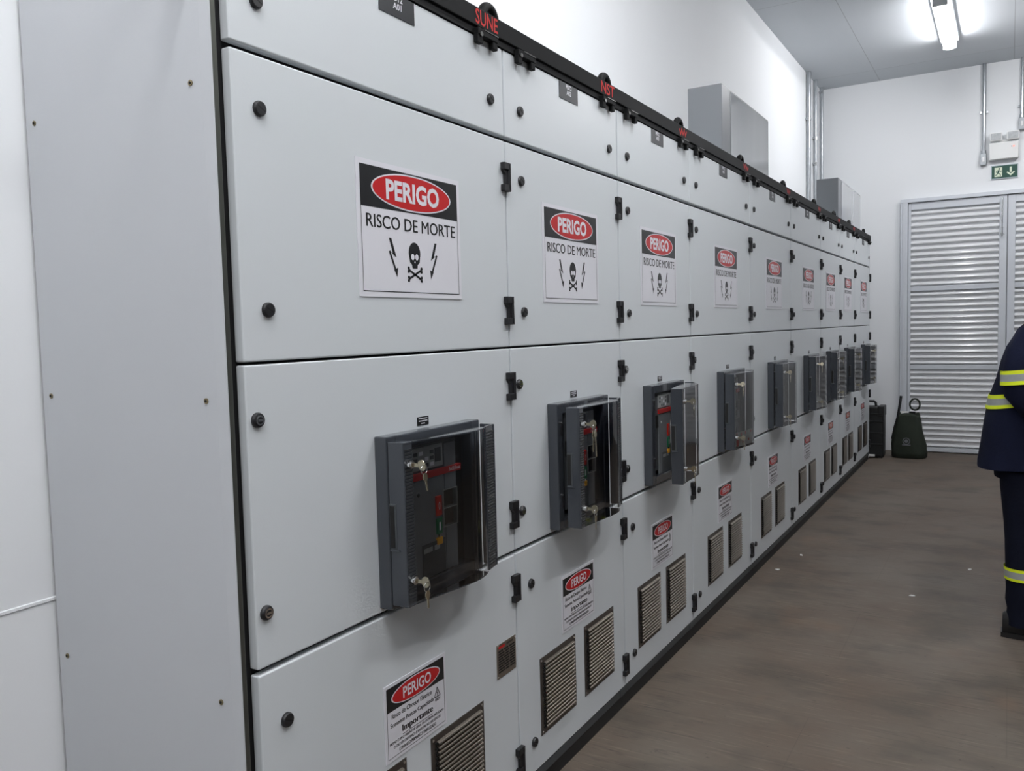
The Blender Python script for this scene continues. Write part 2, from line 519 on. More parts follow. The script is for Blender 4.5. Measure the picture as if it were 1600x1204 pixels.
def big_sign():
    mb = MB(); W, H = .402, .306
    mb.box(.0002, .0022, -W / 2, W / 2, -H / 2, H / 2, WHITE)
    d = .0027
    w, h = W / 2, H / 2
    hb = h - .012 - .092
    rect(mb, -w + .012, w - .012, hb, h - .012, d, FX, INK)
    ell(mb, .004, hb + .046, .156, .043, d + .0004, FX, WHITE)
    ell(mb, .004, hb + .046, .151, .0395, d + .0008, FX, RED)
    text(mb, 'PERIGO', -.100, .108, hb + .022, hb + .070, d + .0012, FX, WHITE, .035)
    # thin outline
    for a in ((-w + .012, -w + .0135, -h + .012, hb), (w - .0135, w - .012, -h + .012, hb), (-w + .012, w - .012, -h + .012, -h + .0138)):
        rect(mb, *a, d, FX, INK)
    text(mb, 'RISCO DE MORTE', -.172, .176, .004, .034, d, FX, INK, 0, .0011)
    # lightning arrows
    for c, s in ((-.080, 1), (.080, -1)):
        P = [(-.020, -.024), (-.008, -.022), (.008, -.064), (-.001, -.062), (.013, -.094), (.018, -.093)]
        q = [(c + s * -.014, -.016), (c + s * -.005, -.016), (c + s * .012, -.060), (c + s * -.004, -.053), (c + s * .012, -.092),
             (c + s * .006, -.092), (c + s * -.020, -.043), (c + s * -.001, -.050)]
        poly(mb, [q[0], q[1], q[2], q[7]], d, FX, INK)
        poly(mb, [q[7], q[2], (c + s * -.008, -.048), (c + s * -.016, -.044)], d, FX, INK)
        bar(mb, (c + s * -.013, -.046), (c + s * .009, -.092), .006, d + .0001, FX, INK)
        poly(mb, [(c + s * .002, -.088), (c + s * .017, -.083), (c + s * .013, -.106)], d, FX, INK)
    # skull and crossed bones
    ell(mb, .002, -.046, .023, .026, d, FX, INK, 24)
    poly(mb, [(-.019, -.055), (.023, -.055), (.021, -.068), (.013, -.073), (.012, -.082), (-.008, -.082), (-.009, -.073), (-.017, -.068)], d + .0002, FX, INK)
    ell(mb, -.006, -.055, .0065, .0075, d + .0006, FX, WHITE, 16)
    ell(mb, .010, -.055, .0065, .0075, d + .0006, FX, WHITE, 16)
    poly(mb, [(-.001, -.069), (.005, -.069), (.002, -.062)], d + .0006, FX, WHITE)
    for s in (1, -1):
        p, q = (-.024 * s + .002, -.086), (.024 * s + .002, -.108)
        bar(mb, p, q, .0055, d, FX, INK)
        for e in (p, q):
            for k in (-1, 1):
                ell(mb, e[0] + (.003 if e is q else -.003) * s * .4, e[1] + .0038 * k, .0046, .0040, d + .0001 * (k + 2), FX, INK, 12)
    return mb.mesh('warning_sign', False)

def low_sign(red):
    mb = MB(); W, H = .246, .186
    mb.box(.0002, .0020, -W / 2, W / 2, -H / 2, H / 2, WHITE)
    d = .0025; w, h = W / 2, H / 2
    hb = h - .008 - .058
    rect(mb, -w + .008, w - .008, hb, h - .008, d, FX, INK)
    ell(mb, 0, hb + .029, .098, .0265, d + .0004, FX, WHITE)
    ell(mb, 0, hb + .029, .094, .0240, d + .0008, FX, red)
    text(mb, 'PERIGO', -.054, .058, hb + .015, hb + .043, d + .0012, FX, WHITE, .02)
    for a in ((-w + .008, -w + .0092, -h + .008, hb), (w - .0092, w - .008, -h + .008, hb), (-w + .008, w - .008, -h + .008, -h + .0092)):
        rect(mb, *a, d, FX, INK)
    text(mb, 'Risco de Choque Elétrico', -.098, .060, .004, .019, d, FX, INK, 0, .0006)
    text(mb, 'Somente Pessoa Capacitada', -.104, .068, -.016, -.002, d, FX, INK, 0, .0006)
    text(mb, 'Importante', -.060, .062, -.042, -.021, d, FX, INK, 0, .0016)
    rect(mb, -.060, .062, -.0445, -.0432, d, FX, INK)
    for i, (t, a) in enumerate((('MESMO COM O DISJUNTOR GERAL DA EXTREMA DESLIGADO', .108), ('O CIRCUITO DE SERVIÇO PODE ESTAR NO CIRCUITO DE', .094), ('COMANDO PERMANECE ENERGIZADO', .074))):
        text(mb, t, -a, a, -.0555 - .0115 * i, -.0475 - .0115 * i, d, FX, INK, 0, .0004)
    tri = [(.084, .0165), (.072, -.008), (.096, -.008)]
    for i in range(3):
        bar(mb, tri[i], tri[(i + 1) % 3], .0022, d + .0001 * i, FX, INK)
    bar(mb, (.085, .010), (.082, .001), .002, d, FX, INK)
    bar(mb, (.082, .002), (.086, .001), .0015, d + .0001, FX, INK)
    bar(mb, (.086, .002), (.083, -.006), .002, d + .0002, FX, INK)
    text(mb, '480V', .073, .097, -.019, -.011, d, FX, INK, .01)
    return mb.mesh('danger_sign', False)

def louvre_vent():
    mb = MB(); w = .1225
    mb.box(.0002, .002, -w, w, -w, w, STEELD)
    n = 17; lo, hi = -.108, .106; p = (hi - lo) / n
    pr = []
    for i in range(n):
        z = hi - i * p
        pr += [(.002, z), (.0088, z - .16 * p), (.0098, z - .22 * p), (.0112, z - .50 * p), (.0026, z - .55 * p), (.002, z - p)]
    mb.strip(pr, -.100, .104, lambda u, v, a: (u + .0004, a, v), STEEL)
    for i in range(n):
        z = hi - i * p
        mb.box(.002, .0052, -.1055, -.1, z - .72 * p, z - .25 * p, SLOT)
        mb.box(.0022, .0030, -.1, .104, z - .98 * p, z - .55 * p, SLOT)
        mb.box(.002, .0052, .104, .1085, z - .62 * p, z - .25 * p, STEEL)
    for sy in (-1, 1):
        for sz in (-1, 1):
            mb.cyl((.002, sy * .114, sz * .114), (.0032, sy * .114, sz * .114), .004, CHROME, 8)
    return mb.mesh('louvre_vent')

def small_vent():
    mb = MB(); w, h = .052, .049
    mb.box(.0002, .002, -w, w, -h, h, STEEL)
    for i in range(9):
        z = .026 - i * .0075
        cuts = ((-.045, -.012), (-.008, .014), (.018, .045)) if i % 3 else ((-.045, -.020), (-.016, .010), (.014, .045))
        for a, b in cuts:
            rect(mb, a, b, z, z + .0048, .0025, FX, SLOT)
    rect(mb, -.044, -.010, .036, .044, .0025, FX, PRED)
    rect(mb, .000, .036, .037, .043, .0025, FX, STEELD)
    for sy in (-1, 1):
        for sz in (-1, 1):
            mb.cyl((.002, sy * .047, sz * .044), (.0032, sy * .047, sz * .044), .003, CHROME, 8)
    return mb.mesh('small_vent')

def lock(metal=False):
    mb = MB()
    T = Matrix.Rotation(pi / 2, 4, 'Y')
    bm = bmesh.new()
    prof = [(.0148, 0), (.0148, .0045), (.0132, .0078), (.0122, .0083)]
    n = 24
    rings = [[Vector((h, r * cos(2 * pi * k / n), r * sin(2 * pi * k / n))) for k in range(n)] for r, h in prof]
    bm.free()
    mb.loft(rings, BLK, True, False)
    if metal:
        mb.cyl((.0083, 0, 0), (.0096, 0, 0), .0098, CHROME, 20)
        mb.cyl((.0096, 0, 0), (.0100, 0, 0), .0068, INK, 16)
        mb.box(.0096, .0104, -.006, .006, -.0022, .0022, CHROME)
    else:
        a = rad(-28)
        c, s = cos(a), sin(a)
        poly(mb, [(-.010 * c + .0016 * s, -.010 * s - .0016 * c), (.010 * c + .0016 * s, .010 * s - .0016 * c), (.010 * c - .0016 * s, .010 * s + .0016 * c), (-.010 * c - .0016 * s, -.010 * s + .0016 * c)], .0086, FX, GASK)
    return mb.mesh('lock')

def hinge():
    mb = MB()
    H = .04
    # notched outline seen from the front (y, z), a taper under the upper block
    mb.box(0, .0145, -.027, .0085, .020, H, BLK, .0015)
    mb.box(0, .0145, -.027, .0085, -H, -.021, BLK, .0015)
    mb.box(0, .011, -.014, .0085, -.022, .022, BLK, .001)
    mb.prism([(-.027, .0205), (-.0135, .0205), (-.0135, .006)], .0005, .0105, lambda u, v, a: (a, u, v), BLK)
    mb.cyl((.011, .002, -.036), (.011, .002, .036), .0055, BLK, 10)
    return mb.mesh('hinge')

def nameplate(code):
    mb = MB()
    mb.box(.0002, .0018, -.066, .066, -.045, .008, PLATE)
    text(mb, 'PBT2', -.020, .020, -.009, .005, .0023, FX, WHITE, .02)
    text(mb, code, -.016, .016, -.028, -.013, .0023, FX, WHITE, .02)
    return mb.mesh('nameplate')

def mini_label():
    mb = MB()
    mb.box(.0002, .0014, -.023, .023, -.0105, .0105, INK)
    for i, a in enumerate((.018, .017, .008)):
        z = .0050 - i * .0060
        x = -a
        while x < a - .003:
            l = random.uniform(.003, .006)
            rect(mb, x, min(x + l, a), z, z + .0026, .0018, FX, WHITE)
            x += l + .0012
    return mb.mesh('label_plate')

# --- circuit breaker bezel, control face and hinged cover; y measured from the breaker's centre, z absolute
BZ0, BZ1 = .812, 1.211
def bezel():
    mb = MB()
    X = .036
    for a in ((0, X, -.193, -.157, BZ0, BZ1), (0, X, .152, .1925, BZ0, BZ1), (0, X, -.158, .153, BZ1 - .034, BZ1), (0, X, -.158, .153, BZ0, BZ0 + .034)):
        mb.box(*a, BGREY, .003)
    mb.box(.0003, .004, -.158, .153, BZ0 + .03, BZ1 - .03, SLOT)
    for z in (1.13, .90):
        mb.box(X - .002, X + .004, -.176, -.166, z - .018, z + .018, BLK, .001)
        mb.cyl((X + .001, -.171, z + .022), (X + .005, -.171, z + .022), .003, CHROME, 8)
    return mb.mesh('circuit_breaker')
def face():
    mb = MB()
    x = .026
    mb.box(.004, x - .004, -.120, .098, BZ0 + .05, BZ1 - .036, BDARK, .002)
    mb.box(x - .006, x, -.092, .040, .845, 1.088, BFACE, .002)
    mb.box(x - .006, x - .001, .044, .094, .845, 1.166, BFACE, .002)
    mb.box(x - .006, x + .002, -.060, .036, .846, .930, BDARK, .0015)
    for i, (a, b) in enumerate(((-.055, -.020), (-.012, .010))):
        mb.box(x + .002, x + .0024, a, b, .908, .920, BPANEL)
    mb.box(x - .006, x - .001, -.118, -.094, 1.035, 1.085, SLOT)
    mb.cyl((x - .004, -.070, 1.055), (x + .002, -.070, 1.055), .005, CHROME, 10)
    mb.cyl((x - .002, .010, .938), (x + .004, .010, .938), .005, CHROME, 10)
    return mb.mesh('control_face')
def display():
    mb = MB()
    x = .024
    mb.box(x - .006, x, -.092, .040, 1.112, 1.168, BPANEL, .002)
    for i in range(5):
        for j in range(3):
            if (i * 3 + j) % 4:
                mb.box(x, x + .0006, -.080 + i * .022, -.065 + i * .022, 1.118 + j * .015, 1.127 + j * .015, BDARK if (i + j) % 3 else WHITE)
    mb.box(x, x + .002, .006, .030, 1.125, 1.160, BDARK, .001)
    return mb.mesh('display')
def red_band():
    mb = MB()
    mb.box(.018, .0285, -.094, .112, 1.090, 1.107, BRED, .001)
    text(mb, 'SACE Emax', .058, .108, 1.0945, 1.1035, .0292, FX, WHITE, .01)
    return mb.mesh('red_band')
def button(m, z0, z1, t):
    mb = MB()
    mb.box(.022, .031, -.001, .021, z0, z1, m, .0015)
    if t:
        text(mb, t, .006, .013, (z0 + z1) / 2 - .010, (z0 + z1) / 2 + .010, .0316, FX, WHITE, .01)
    return mb.mesh('button')
def flap():
    mb = MB()
    mb.box(.032, .0345, .022, .082, .958, 1.052, GLASS)
    for a in ((.022, .082, .958, .9595), (.022, .082, 1.0505, 1.052), (.022, .082, 1.004, 1.006), (.0215, .023, .958, 1.052), (.081, .0825, .958, 1.052)):
        mb.box(.032, .0354, *a, BPANEL)
    return mb.mesh('button_flap')

CPROF = [(-.193, .080), (-.160, .084), (-.120, .089), (-.080, .095), (-.040, .101), (.000, .107), (.040, .111), (.065, .111), (.095, .106), (.120, .098), (.140, .089), (.198, .076)]
def cprof(y):
    for (a, b), (c, d) in zip(CPROF, CPROF[1:]):
        if a <= y <= c:
            return b + (d - b) * (y - a) / (c - a)
    return CPROF[-1][1]
CZ0, CZ1 = .825, 1.200
HY, HX = .198, .038           # hinge line of the cover
def cover_body():
    """grey left grip and ribbed strips, relative to the hinge"""
    mb = MB()
    f = lambda x, y, z: (x - HX, y - HY, z)
    def bx(x0, x1, y0, y1, z0, z1, m, b=.002):
        mb.box(x0 - HX, x1 - HX, y0 - HY, y1 - HY, z0, z1, m, b)
    bx(.0385, .081, -.193, -.187, CZ0, CZ1, BGREY)
    bx(.076, .0835, -.193, -.160, CZ0, CZ1, BGREY)
    bx(.0385, .084, -.1925, -.160, CZ1 - .005, CZ1, BGREY, .001)
    bx(.0385, .084, -.1925, -.160, CZ0, CZ0 + .005, BGREY, .001)
    n = 46
    for i in range(n):
        z = CZ0 + .012 + i * (CZ1 - CZ0 - .024) / n
        bx(.083, .0851, -.189, -.162, z, z + .0042, BRIB, 0)
    # grip pocket in the left side
    bx(.039, .058, -.1945, -.192, .955, 1.060, BDARK, .001)
    bx(.041, .053, -.1955, -.1944, .960, 1.055, SLOT, 0)
    bx(.0385, .066, -.196, -.192, .951, .956, BGREY, .001)
    return mb.mesh('breaker_cover')
def cover_strip():
    mb = MB()
    mb.box(.0370 - HX, .080 - HX, .192 - HY, .198 - HY, CZ0, CZ1, BGREY, .002)
    mb.prism([(.140 - HY, .089 - HX), (.198 - HY, .077 - HX), (.198 - HY, .071 - HX), (.140 - HY, .083 - HX)], CZ0, CZ1, lambda u, v, a: (v, u, a), BGREY)
    n = 46
    for i in range(n):
        z = CZ0 + .012 + i * (CZ1 - CZ0 - .024) / n
        mb.prism([(.146 - HY, .0875 - HX), (.194 - HY, .0775 - HX), (.194 - HY, .0792 - HX), (.146 - HY, .0892 - HX)], z, z + .0042, lambda u, v, a: (v, u, a), BRIB)
    return mb.mesh('hinge_strip')
def cover_window():
    mb = MB()
    ys = [-.160 + .0125 * i for i in range(25)]
    ys = [y for y in ys if y <= .140]
    pf = [(y, cprof(y)) for y in ys]
    V, Fc = [], []
    # front sheet with thickness, plus top and bottom sheets
    for z in (CZ0, CZ1):
        V += [(x - HX, y - HY, z) for y, x in pf]
    n = len(pf)
    mb.add(V, [(i, i + 1, n + i + 1, n + i) for i in range(n - 1)], GLASS, True)
    for z in (CZ0, CZ1):
        P = [(x - HX, y - HY, z) for y, x in pf]
        Q = [(.040 - HX, y - HY, z) for y, x in pf]
        mb.add(P + Q, [(i, i + 1, n + i + 1, n + i) if z == CZ1 else (n + i, n + i + 1, i + 1, i) for i in range(n - 1)], GLASST)
    # visible edge of the sheet along the bottom and top
    for z in (CZ0, CZ1 - .002):
        mb.prism([(x - HX + .0005, y - HY) for y, x in pf] + [(x - HX - .0025, y - HY) for y, x in reversed(pf)], z, z + .002, lambda u, v, a: (u, v, a), BGREY)
    # inner stiffening rib and moulded corner blocks at the hinge side
    mb.box(.072 - HX, .0735 - HX, .112 - HY, .1128 - HY, CZ0 + .004, CZ1 - .004, BGREY)
    return mb.mesh('cover_window', False)
def cover_lock():
    mb = MB()
    mb.cyl((0, 0, 0), (.009, 0, 0), .0095, CHROME, 18)
    mb.cyl((.009, 0, 0), (.012, 0, 0), .0075, CHROME, 18)
    return mb.mesh('cover_lock')
def key(dangle=False):
    mb = MB()
    # blade out of the lock, bow, small ring
    mb.box(.012, .026, -.0012, .0012, -.0045, .0045, BRASS)
    pts = [(.026 + .0105 * (1 - cos(2 * pi * k / 16)), .013 * sin(2 * pi * k / 16)) for k in range(16)]
    mb.prism(pts, -.0012, .0012, lambda u, v, a: (u, a, v), BRASS)
    ring = [(.040, .011 * sin(2 * pi * k / 18), -.010 + .011 * cos(2 * pi * k / 18)) for k in range(18)]
    mb.tube(ring, .0009, 6, CHROME, closed=True)
    if dangle:
        for dy, ang, l in ((-.002, .08, .060), (.003, -.12, .078)):
            z = -.021
            pts = [(.010 * cos(2 * pi * k / 14), z - .010 + .012 * sin(2 * pi * k / 14)) for k in range(14)]
            R = lambda u, v, a, ang=ang, dy=dy: (.040 + a + dy, u * cos(ang) + (v - z) * sin(ang), z + (v - z) * cos(ang) - u * sin(ang))
            mb.prism(pts, -.001, .001, R, BRASS)
            mb.prism([(-.0035, z - .020), (.0035, z - .020), (.0035, z - l), (0, z - l - .004), (-.0030, z - l)], -.001, .001, R, BRASS)
    else:
        z = -.020
        pts = [(.008 * cos(2 * pi * k / 14), z - .008 + .010 * sin(2 * pi * k / 14)) for k in range(14)]
        mb.prism(pts, -.001, .001, lambda u, v, a: (.040 + a, u, v), BRASS)
        mb.prism([(-.003, z - .016), (.003, z - .016), (.002, z - .040), (-.002, z - .040)], -.001, .001, lambda u, v, a: (.040 + a, u, v), BRASS)
    return mb.mesh('key')

SH = dict(big=big_sign(), low=low_sign(RED), lowo=low_sign(ORANGE), vent=louvre_vent(), svent=small_vent(), lock=lock(), lockm=lock(True),
          hinge=hinge(), mini=mini_label(), bezel=bezel(), face=face(), display=display(), band=red_band(),
          stop=button(BTNR, .990, 1.040, 'O'), start=button(BTNG, .944, .984, 'I'), ind=button(BTNY, .918, .936, None),
          flap=flap(), cover=cover_body(), cstrip=cover_strip(), window=cover_window(), clock=cover_lock(), key=key(), keys=key(True))

ORD = ['nearest', 'second', 'third', 'fourth', 'fifth', 'sixth', 'seventh', 'eighth', 'farthest']
LAB = ['nearest light grey switchgear cabinet, the one with the bare grey end panel',
       'second light grey switchgear cabinet from the camera, breaker cover ajar with keys dangling',
       'third light grey switchgear cabinet from the camera, breaker cover swung open the widest',
       'fourth light grey switchgear cabinet from the camera, red and white card inside its breaker cover',
       'fifth light grey switchgear cabinet, just beyond the one with a red and white card',
       'sixth light grey switchgear cabinet from the camera, crumpled white paper inside its breaker cover',
       'seventh light grey switchgear cabinet from the camera, just beyond the one with white paper',
       'eighth light grey switchgear cabinet, second from the far end of the row',
       'farthest light grey switchgear cabinet, at the end of the row beside the black case']
OPEN = [0, 3.8, 10.8, 0.4, 0.8, 0, 0, 0, 0]

for i in range(9):
    w = YBND[i + 1] - YBND[i]
    wide = w > .9
    root = thing('switchgear_cabinet', LAB[i], 'cabinet', (0, YBND[i], 0), 'switchgear cabinets in the row')
    # carcass with dark gasket frame behind the doors
    mb = MB()
    mb.box(-.60, -.034, 0.0005, w - .0005, .08, ZT, CAB)
    link('carcass', mb.mesh('carcass'), root)
    mb = MB()
    mb.box(-.034, -.026, 0.0005, w - .0005, .08, ZT - .012, GASK)
    if i == 0:
        mb.box(-.0255, -.014, -.0119, .0040, .08, 2.232, FRAME, .002)
    link('door_frame', mb.mesh('door_frame'), root)
    mb = MB()
    mb.box(-.58, -.008, 0, w, 0, .050, PLIN)
    mb.box(-.58, -.003, 0, w, .050, .079, PLIN2, .002)
    mb.box(-.003, -.0005, w - .05, w - .004, .052, .078, PLIN2, .0008)
    link('plinth', mb.mesh('plinth'), root)
    if i == 0:
        mb = MB()
        mb.prism([(-.600, -.0185), (-.034, -.0185), (-.0095, -.0150), (-.0080, -.0135), (-.0095, -.0120), (-.600, -.0120)], .02, 2.23, lambda u, v, a: (u, v, a), SIDE)
        sp = link('end_panel', mb.mesh('end_panel'), root)
        ms = MB()
        ms.cyl((0, -.0185, 0), (0, -.0205, 0), .0055, SCREW, 14)
        ms.cyl((0, -.0205, 0), (0, -.0215, 0), .0026, GASK, 8)
        sm = ms.mesh('screw')
        for x in (-.063, -.569):
            for z in (1.914, 1.326, .741, .16):
                link('screw', sm, sp, (x, 0, z))
    if i == 8:
        mb = MB()
        mb.box(-.600, -.001, w, w + .012, .02, 2.23, SIDE, .003)
        link('end_panel', mb.mesh('end_panel'), root)
    c = .578 if wide else .410
    if i == 8: c = .588
    def door(name, z0, z1):
        m = MB()
        m.box(-.024, 0, .020 if i == 0 else .003, w - .003, z0, z1, CAB, .0035, 3)
        return link(name, m.mesh(name), root)
    def put(nm, key_, par, y, z, x=0.0, label=None):
        return link(nm, SH[key_], par, (x, y, z), (0, 0, 0), label)
    # top panel
    d = door('top_panel', Z3 + .013, 2.234)
    for y in (.087, w - .076):
        put('lock', 'lock', d, y, 2.080)
    npm = nameplate('A%02d' % (i + 1))
    link('nameplate', npm, d, (0, .522 if wide else .410, 2.224))
    # upper door
    d = door('upper_door', Z2 + .006, Z3)
    for z in (1.879, 1.496):
        put('lock', 'lock', d, .084, z)
    for z in (1.877, 1.500):
        put('hinge', 'hinge', d, w - .001, z, 0)
    put('warning_sign', 'big', d, .555 if wide else .410, 1.681)
    # breaker door
    d = door('breaker_door', Z1 + .012, Z2)
    for z in (1.285, .908):
        put('lock', 'lockm', d, .045, z)
    for z in (1.283, .908):
        put('hinge', 'hinge', d, w - .001, z, 0)
    put('label_plate', 'mini', d, c - .007, 1.2275)
    # lower door
    d = door('lower_door', Z0, Z1)
    for z in (.676, .180):
        put('lock', 'lock', d, .086, z)
    for z in (.690, .168):
        put('hinge', 'hinge', d, w - .001, z, 0)
    put('danger_sign', 'lowo' if i in (6, 7) else 'low', d, .508 if wide else .408, .530 if i == 0 else .545)
    gl = (.338, .683) if wide else (.254, .568)
    for y in gl:
        put('louvre_vent', 'vent', d, y, .301)
    if i == 0:
        put('small_vent', 'svent', d, .934, .502)
    # circuit breaker
    cb = put('circuit_breaker', 'bezel', root, c, 0)
    put('control_face', 'face', cb, 0, 0)
    put('display', 'display', cb, 0, 0)
    put('red_band', 'band', cb, 0, 0)
    put('stop_button', 'stop', cb, 0, 0, 0, 'red stop button')
    put('start_button', 'start', cb, 0, 0, 0, 'green start button')
    put('spring_indicator', 'ind', cb, 0, 0, 0, 'yellow indicator')
    put('button_flap', 'flap', cb, 0, 0)
    cv = link('breaker_cover', SH['cover'], root, (HX, c + HY, 0), (0, 0, rad(OPEN[i])))
    link('cover_window', SH['window'], cv)
    link('hinge_strip', SH['cstrip'], cv)
    for z in (1.150, .886):
        link('cover_lock', SH['clock'], cv, (.0855 - HX, -.177 - HY, z))
        link('key', SH['keys'] if (i == 1 and z > 1) else SH['key'], cv, (.0855 - HX, -.177 - HY, z), (rad(random.uniform(-14, 14)) if i != 1 else 0, 0, 0))

# cards left inside two covers, curled against the inside of the window
def curled(name, yb, y0, y1, zlo, zhi, inset, label, cat, marks=()):
    mb = MB()
    n = 14
    ys = [y0 + (y1 - y0) * k / n for k in range(n + 1)]
    def ring(a, b):
        return [(cprof(y) - inset - .0012 * sin(k * 1.7), yb + y, z) for z in (a, b) for k, y in enumerate(ys)]
    top = [zhi(y) for y in ys]
    V = [(cprof(y) - inset - .001 * sin(k * 1.7), yb + y, zlo) for k, y in enumerate(ys)] + [(cprof(y) - inset - .001 * sin(k * 1.7 + 1), yb + y, top[k]) for k, y in enumerate(ys)]
    mb.add(V, [(k, k + 1, n + 2 + k, n + 1 + k) for k in range(n)], PAPER)
    for (u0, u1, z0, z1) in marks:
        m = [(cprof(u) - inset + .0022, yb + u, z) for u, z in ((u0, z0), (u1, z0), (u1, z1), (u0, z1))]
        mb.add(m, [(0, 1, 2, 3)], RED)
    o = tag(link(name, mb.mesh(name, False)), label, cat)
    sd = o.modifiers.new('thickness', 'SOLIDIFY')
    sd.thickness = .0006
    return o
curled('lockout_card', YBND[3] + .578, -.152, .060, .832, lambda y: .905, .007, 'red and white card lying inside the breaker cover of the fourth cabinet', 'card',
       [(-.150, -.110, .834, .868), (-.150, -.128, .870, .904), (-.09, -.075, .885, .900), (-.04, -.025, .888, .902), (.0, .012, .852, .864), (-.07, -.058, .846, .858), (.03, .042, .890, .902)])
curled('paper_sheet', YBND[5] + .578, -.150, .110, .836, lambda y: .920 - max(0, y + .10) * .36, .008, 'crumpled white paper stuck inside the breaker cover of the sixth cabinet', 'paper')

# ------------------------------------------------------------------ black rail along the top of the row
rail = thing('top_rail', 'long black steel rail with red lettering running along the cabinet tops', 'rail', (0, 0, 0))
mb = MB()
mb.box(-.02, .010, 0.95, 9.335, 2.256, 2.306, RAIL, .002)
mb.box(-.02, .0035, 0.95, 9.335, 2.236, 2.256, RAIL)
mb.box(.0035, .016, 9.22, 9.345, 2.236, 2.243, RAIL)
link('bar', mb.mesh('bar'), rail)
mb = MB()
mb.box(0, .017, -.05, .05, .010, .028, RAIL, .002)
mb.box(0, .015, -.05, -.026, -.011, .012, RAIL, .002)
mb.box(0, .015, .026, .05, -.010, .012, RAIL, .002)
mb.box(.0165, .0185, -.018, .05, .0255, .028, RAILE)  # highlight on the clip's top edge, added as a pale strip
mb.cyl((.016, -.036, .012), (.0195, -.036, .012), .006, RAILE, 10)
clip = mb.mesh('clip')
mb = MB()
mb.tube([(0, .034 * cos(2 * pi * k / 28), .034 * sin(2 * pi * k / 28)) for k in range(28)], .0135, 12, RAIL, closed=True)
mb.cyl((0, 0, -.068), (0, 0, -.036), .016, RAIL, 14)
eye = mb.mesh('lifting_eye')
for i in range(10):
    for dy in (-.105, .108):
        y = YBND[i] + dy
        if 1.0 < y < 9.34:
            link('clip', clip, rail, (.0036, y, 2.221))
    if 0 < i:
        link('lifting_eye', eye, rail, (-.052, YBND[i] + (.012 if i < 9 else -.06), 2.330))
for i in range(1, 9):
    mb = MB()
    y = YBND[i] - .152
    if i in (1, 2):
        text(mb, 'SUNE' if i == 1 else 'NST', y, y + .112, 2.262, 2.302, .0108, FX, PRED, .012)
    else:
        x = y
        for k in range(6):
            h0, h1 = random.uniform(2.262, 2.272), random.uniform(2.288, 2.300)
            bar(mb, (x, h0 if k % 2 else h1), (x + .018, h1 if k % 2 else h0), .008, .0108 + .0001 * k, FX, PRED)
            x += .015
    link('red_lettering', mb.mesh('red_lettering', False), rail, (0, 0, 0), (0, 0, 0), 'red hand-painted marks')

# ------------------------------------------------------------------ grey ducts on top of the cabinets
def duct(y0, y1, label):
    t = thing('metal_duct', label, 'duct', (0, y0, ZT), 'grey metal ducts on the cabinets')
    a = MB(); a.box(-.268, -.082, 0, y1 - y0, .0, .465, DUCT, .003)
    link('casing', a.mesh('casing'), t)
    b = MB()
    b.box(-.0825, -.079, .16, y1 - y0 - .012, .01, .455, DUCT2, .0015)  # lighter plate added to imitate the far wall's reflection
    link('reflection_plate', b.mesh('reflection_plate'), t)
duct(4.465, 5.46, 'larger looking grey metal duct box standing on the middle cabinets')
duct(7.97, 9.24, 'grey metal duct box near the far wall, standing on the last cabinets')

# ------------------------------------------------------------------ conduits
def conduit(label, x, y, z0, z1, r, nx, ny, clamps, box=None):
    t = thing('conduit', label, 'conduit', (x, y, z0), 'galvanised wall conduits')
    a = MB(); a.cyl((0, 0, 0), (0, 0, z1 - z0), r, GALV, 18)
    link('pipe', a.mesh('pipe'), t)
    for cz in clamps:
        b = MB()
        b.cyl((0, 0, cz - .016), (0, 0, cz + .016), r + .004, CHROME if cz > .5 else GALV, 18)
        b.box(-r - .02 if ny else min(0, nx * (r + .004)), r + .02 if ny else max(0, nx * (r + .004)), -r - .02 if nx else min(0, ny * (r + .004)), r + .02 if nx else max(0, ny * (r + .004)), cz - .010, cz + .010, GALV)
        link('clamp', b.mesh('clamp'), t)
    if box:
        b = MB()
        h = box
        b.box(-.028, .028, -.03, .019, -.12, 0.0, GALV, .006)
        b.box(-.010, .010, -.0325, -.029, -.085, -.035, PLASW, .001)
        b.cyl((0, 0, 0), (0, 0, .03), r + .007, GALV, 18)
        link('outlet_box', b.mesh('outlet_box'), t)
    return t
conduit('thick galvanised conduit running down the left wall, nearest of the three in the corner', XW + .026, 9.255, 2.26, ZC, .022, -1, 0, (1.29,))
conduit('thin galvanised conduit in the corner, middle one of three', XW + .024, 9.62, 2.0, ZC, .018, -1, 0, (1.15, 1.42))
conduit('thin galvanised conduit hard in the corner of left and far walls', XW + .026, 9.96, 2.0, ZC, .018, -1, 0, (1.98, .5))
conduit('galvanised conduit dropping to the small outlet box left of the emergency light', .990, YF - .021, 3.125, ZC, .017, 0, 1, (.42,), box=.12)
conduit('galvanised conduit at the right edge of the photo above the emergency light', 1.325, YF - .021, 3.44, ZC, .017, 0, 1, (.12,), box=.12)

# ------------------------------------------------------------------ emergency light and exit sign (far wall)
t = thing('emergency_light', 'white emergency light with two square spot heads above the exit sign', 'light', (1.165, YF, 3.13))
mb = MB(); mb.box(-.125, .135, -.07, -.001, -.085, .085, PLASW, .010, 3); mb.box(-.04, .05, -.045, -.001, .08, .11, PLASW, .004)
link('battery_case', mb.mesh('battery_case'), t)
mb = MB(); mb.box(.070, .078, -.073, -.069, .030, .036, INK); mb.cyl((.092, -.069, .033), (.092, -.074, .033), .006, LED, 10)
link('indicator_lamp', mb.mesh('indicator_lamp'), t)
for x in (-.065, .085):
    h = MB()
    h.box(x - .055, x + .055, -.085, -.025, .100, .185, PLASW, .008)
    link('spot_head', h.mesh('spot_head'), t)
    l = MB(); l.box(x - .045, x + .045, -.090, -.084, .110, .175, LENS, .003)
    link('lens', l.mesh('lens'), t.children[-1])
FY = lambda u, v, d: (u, -d, v)
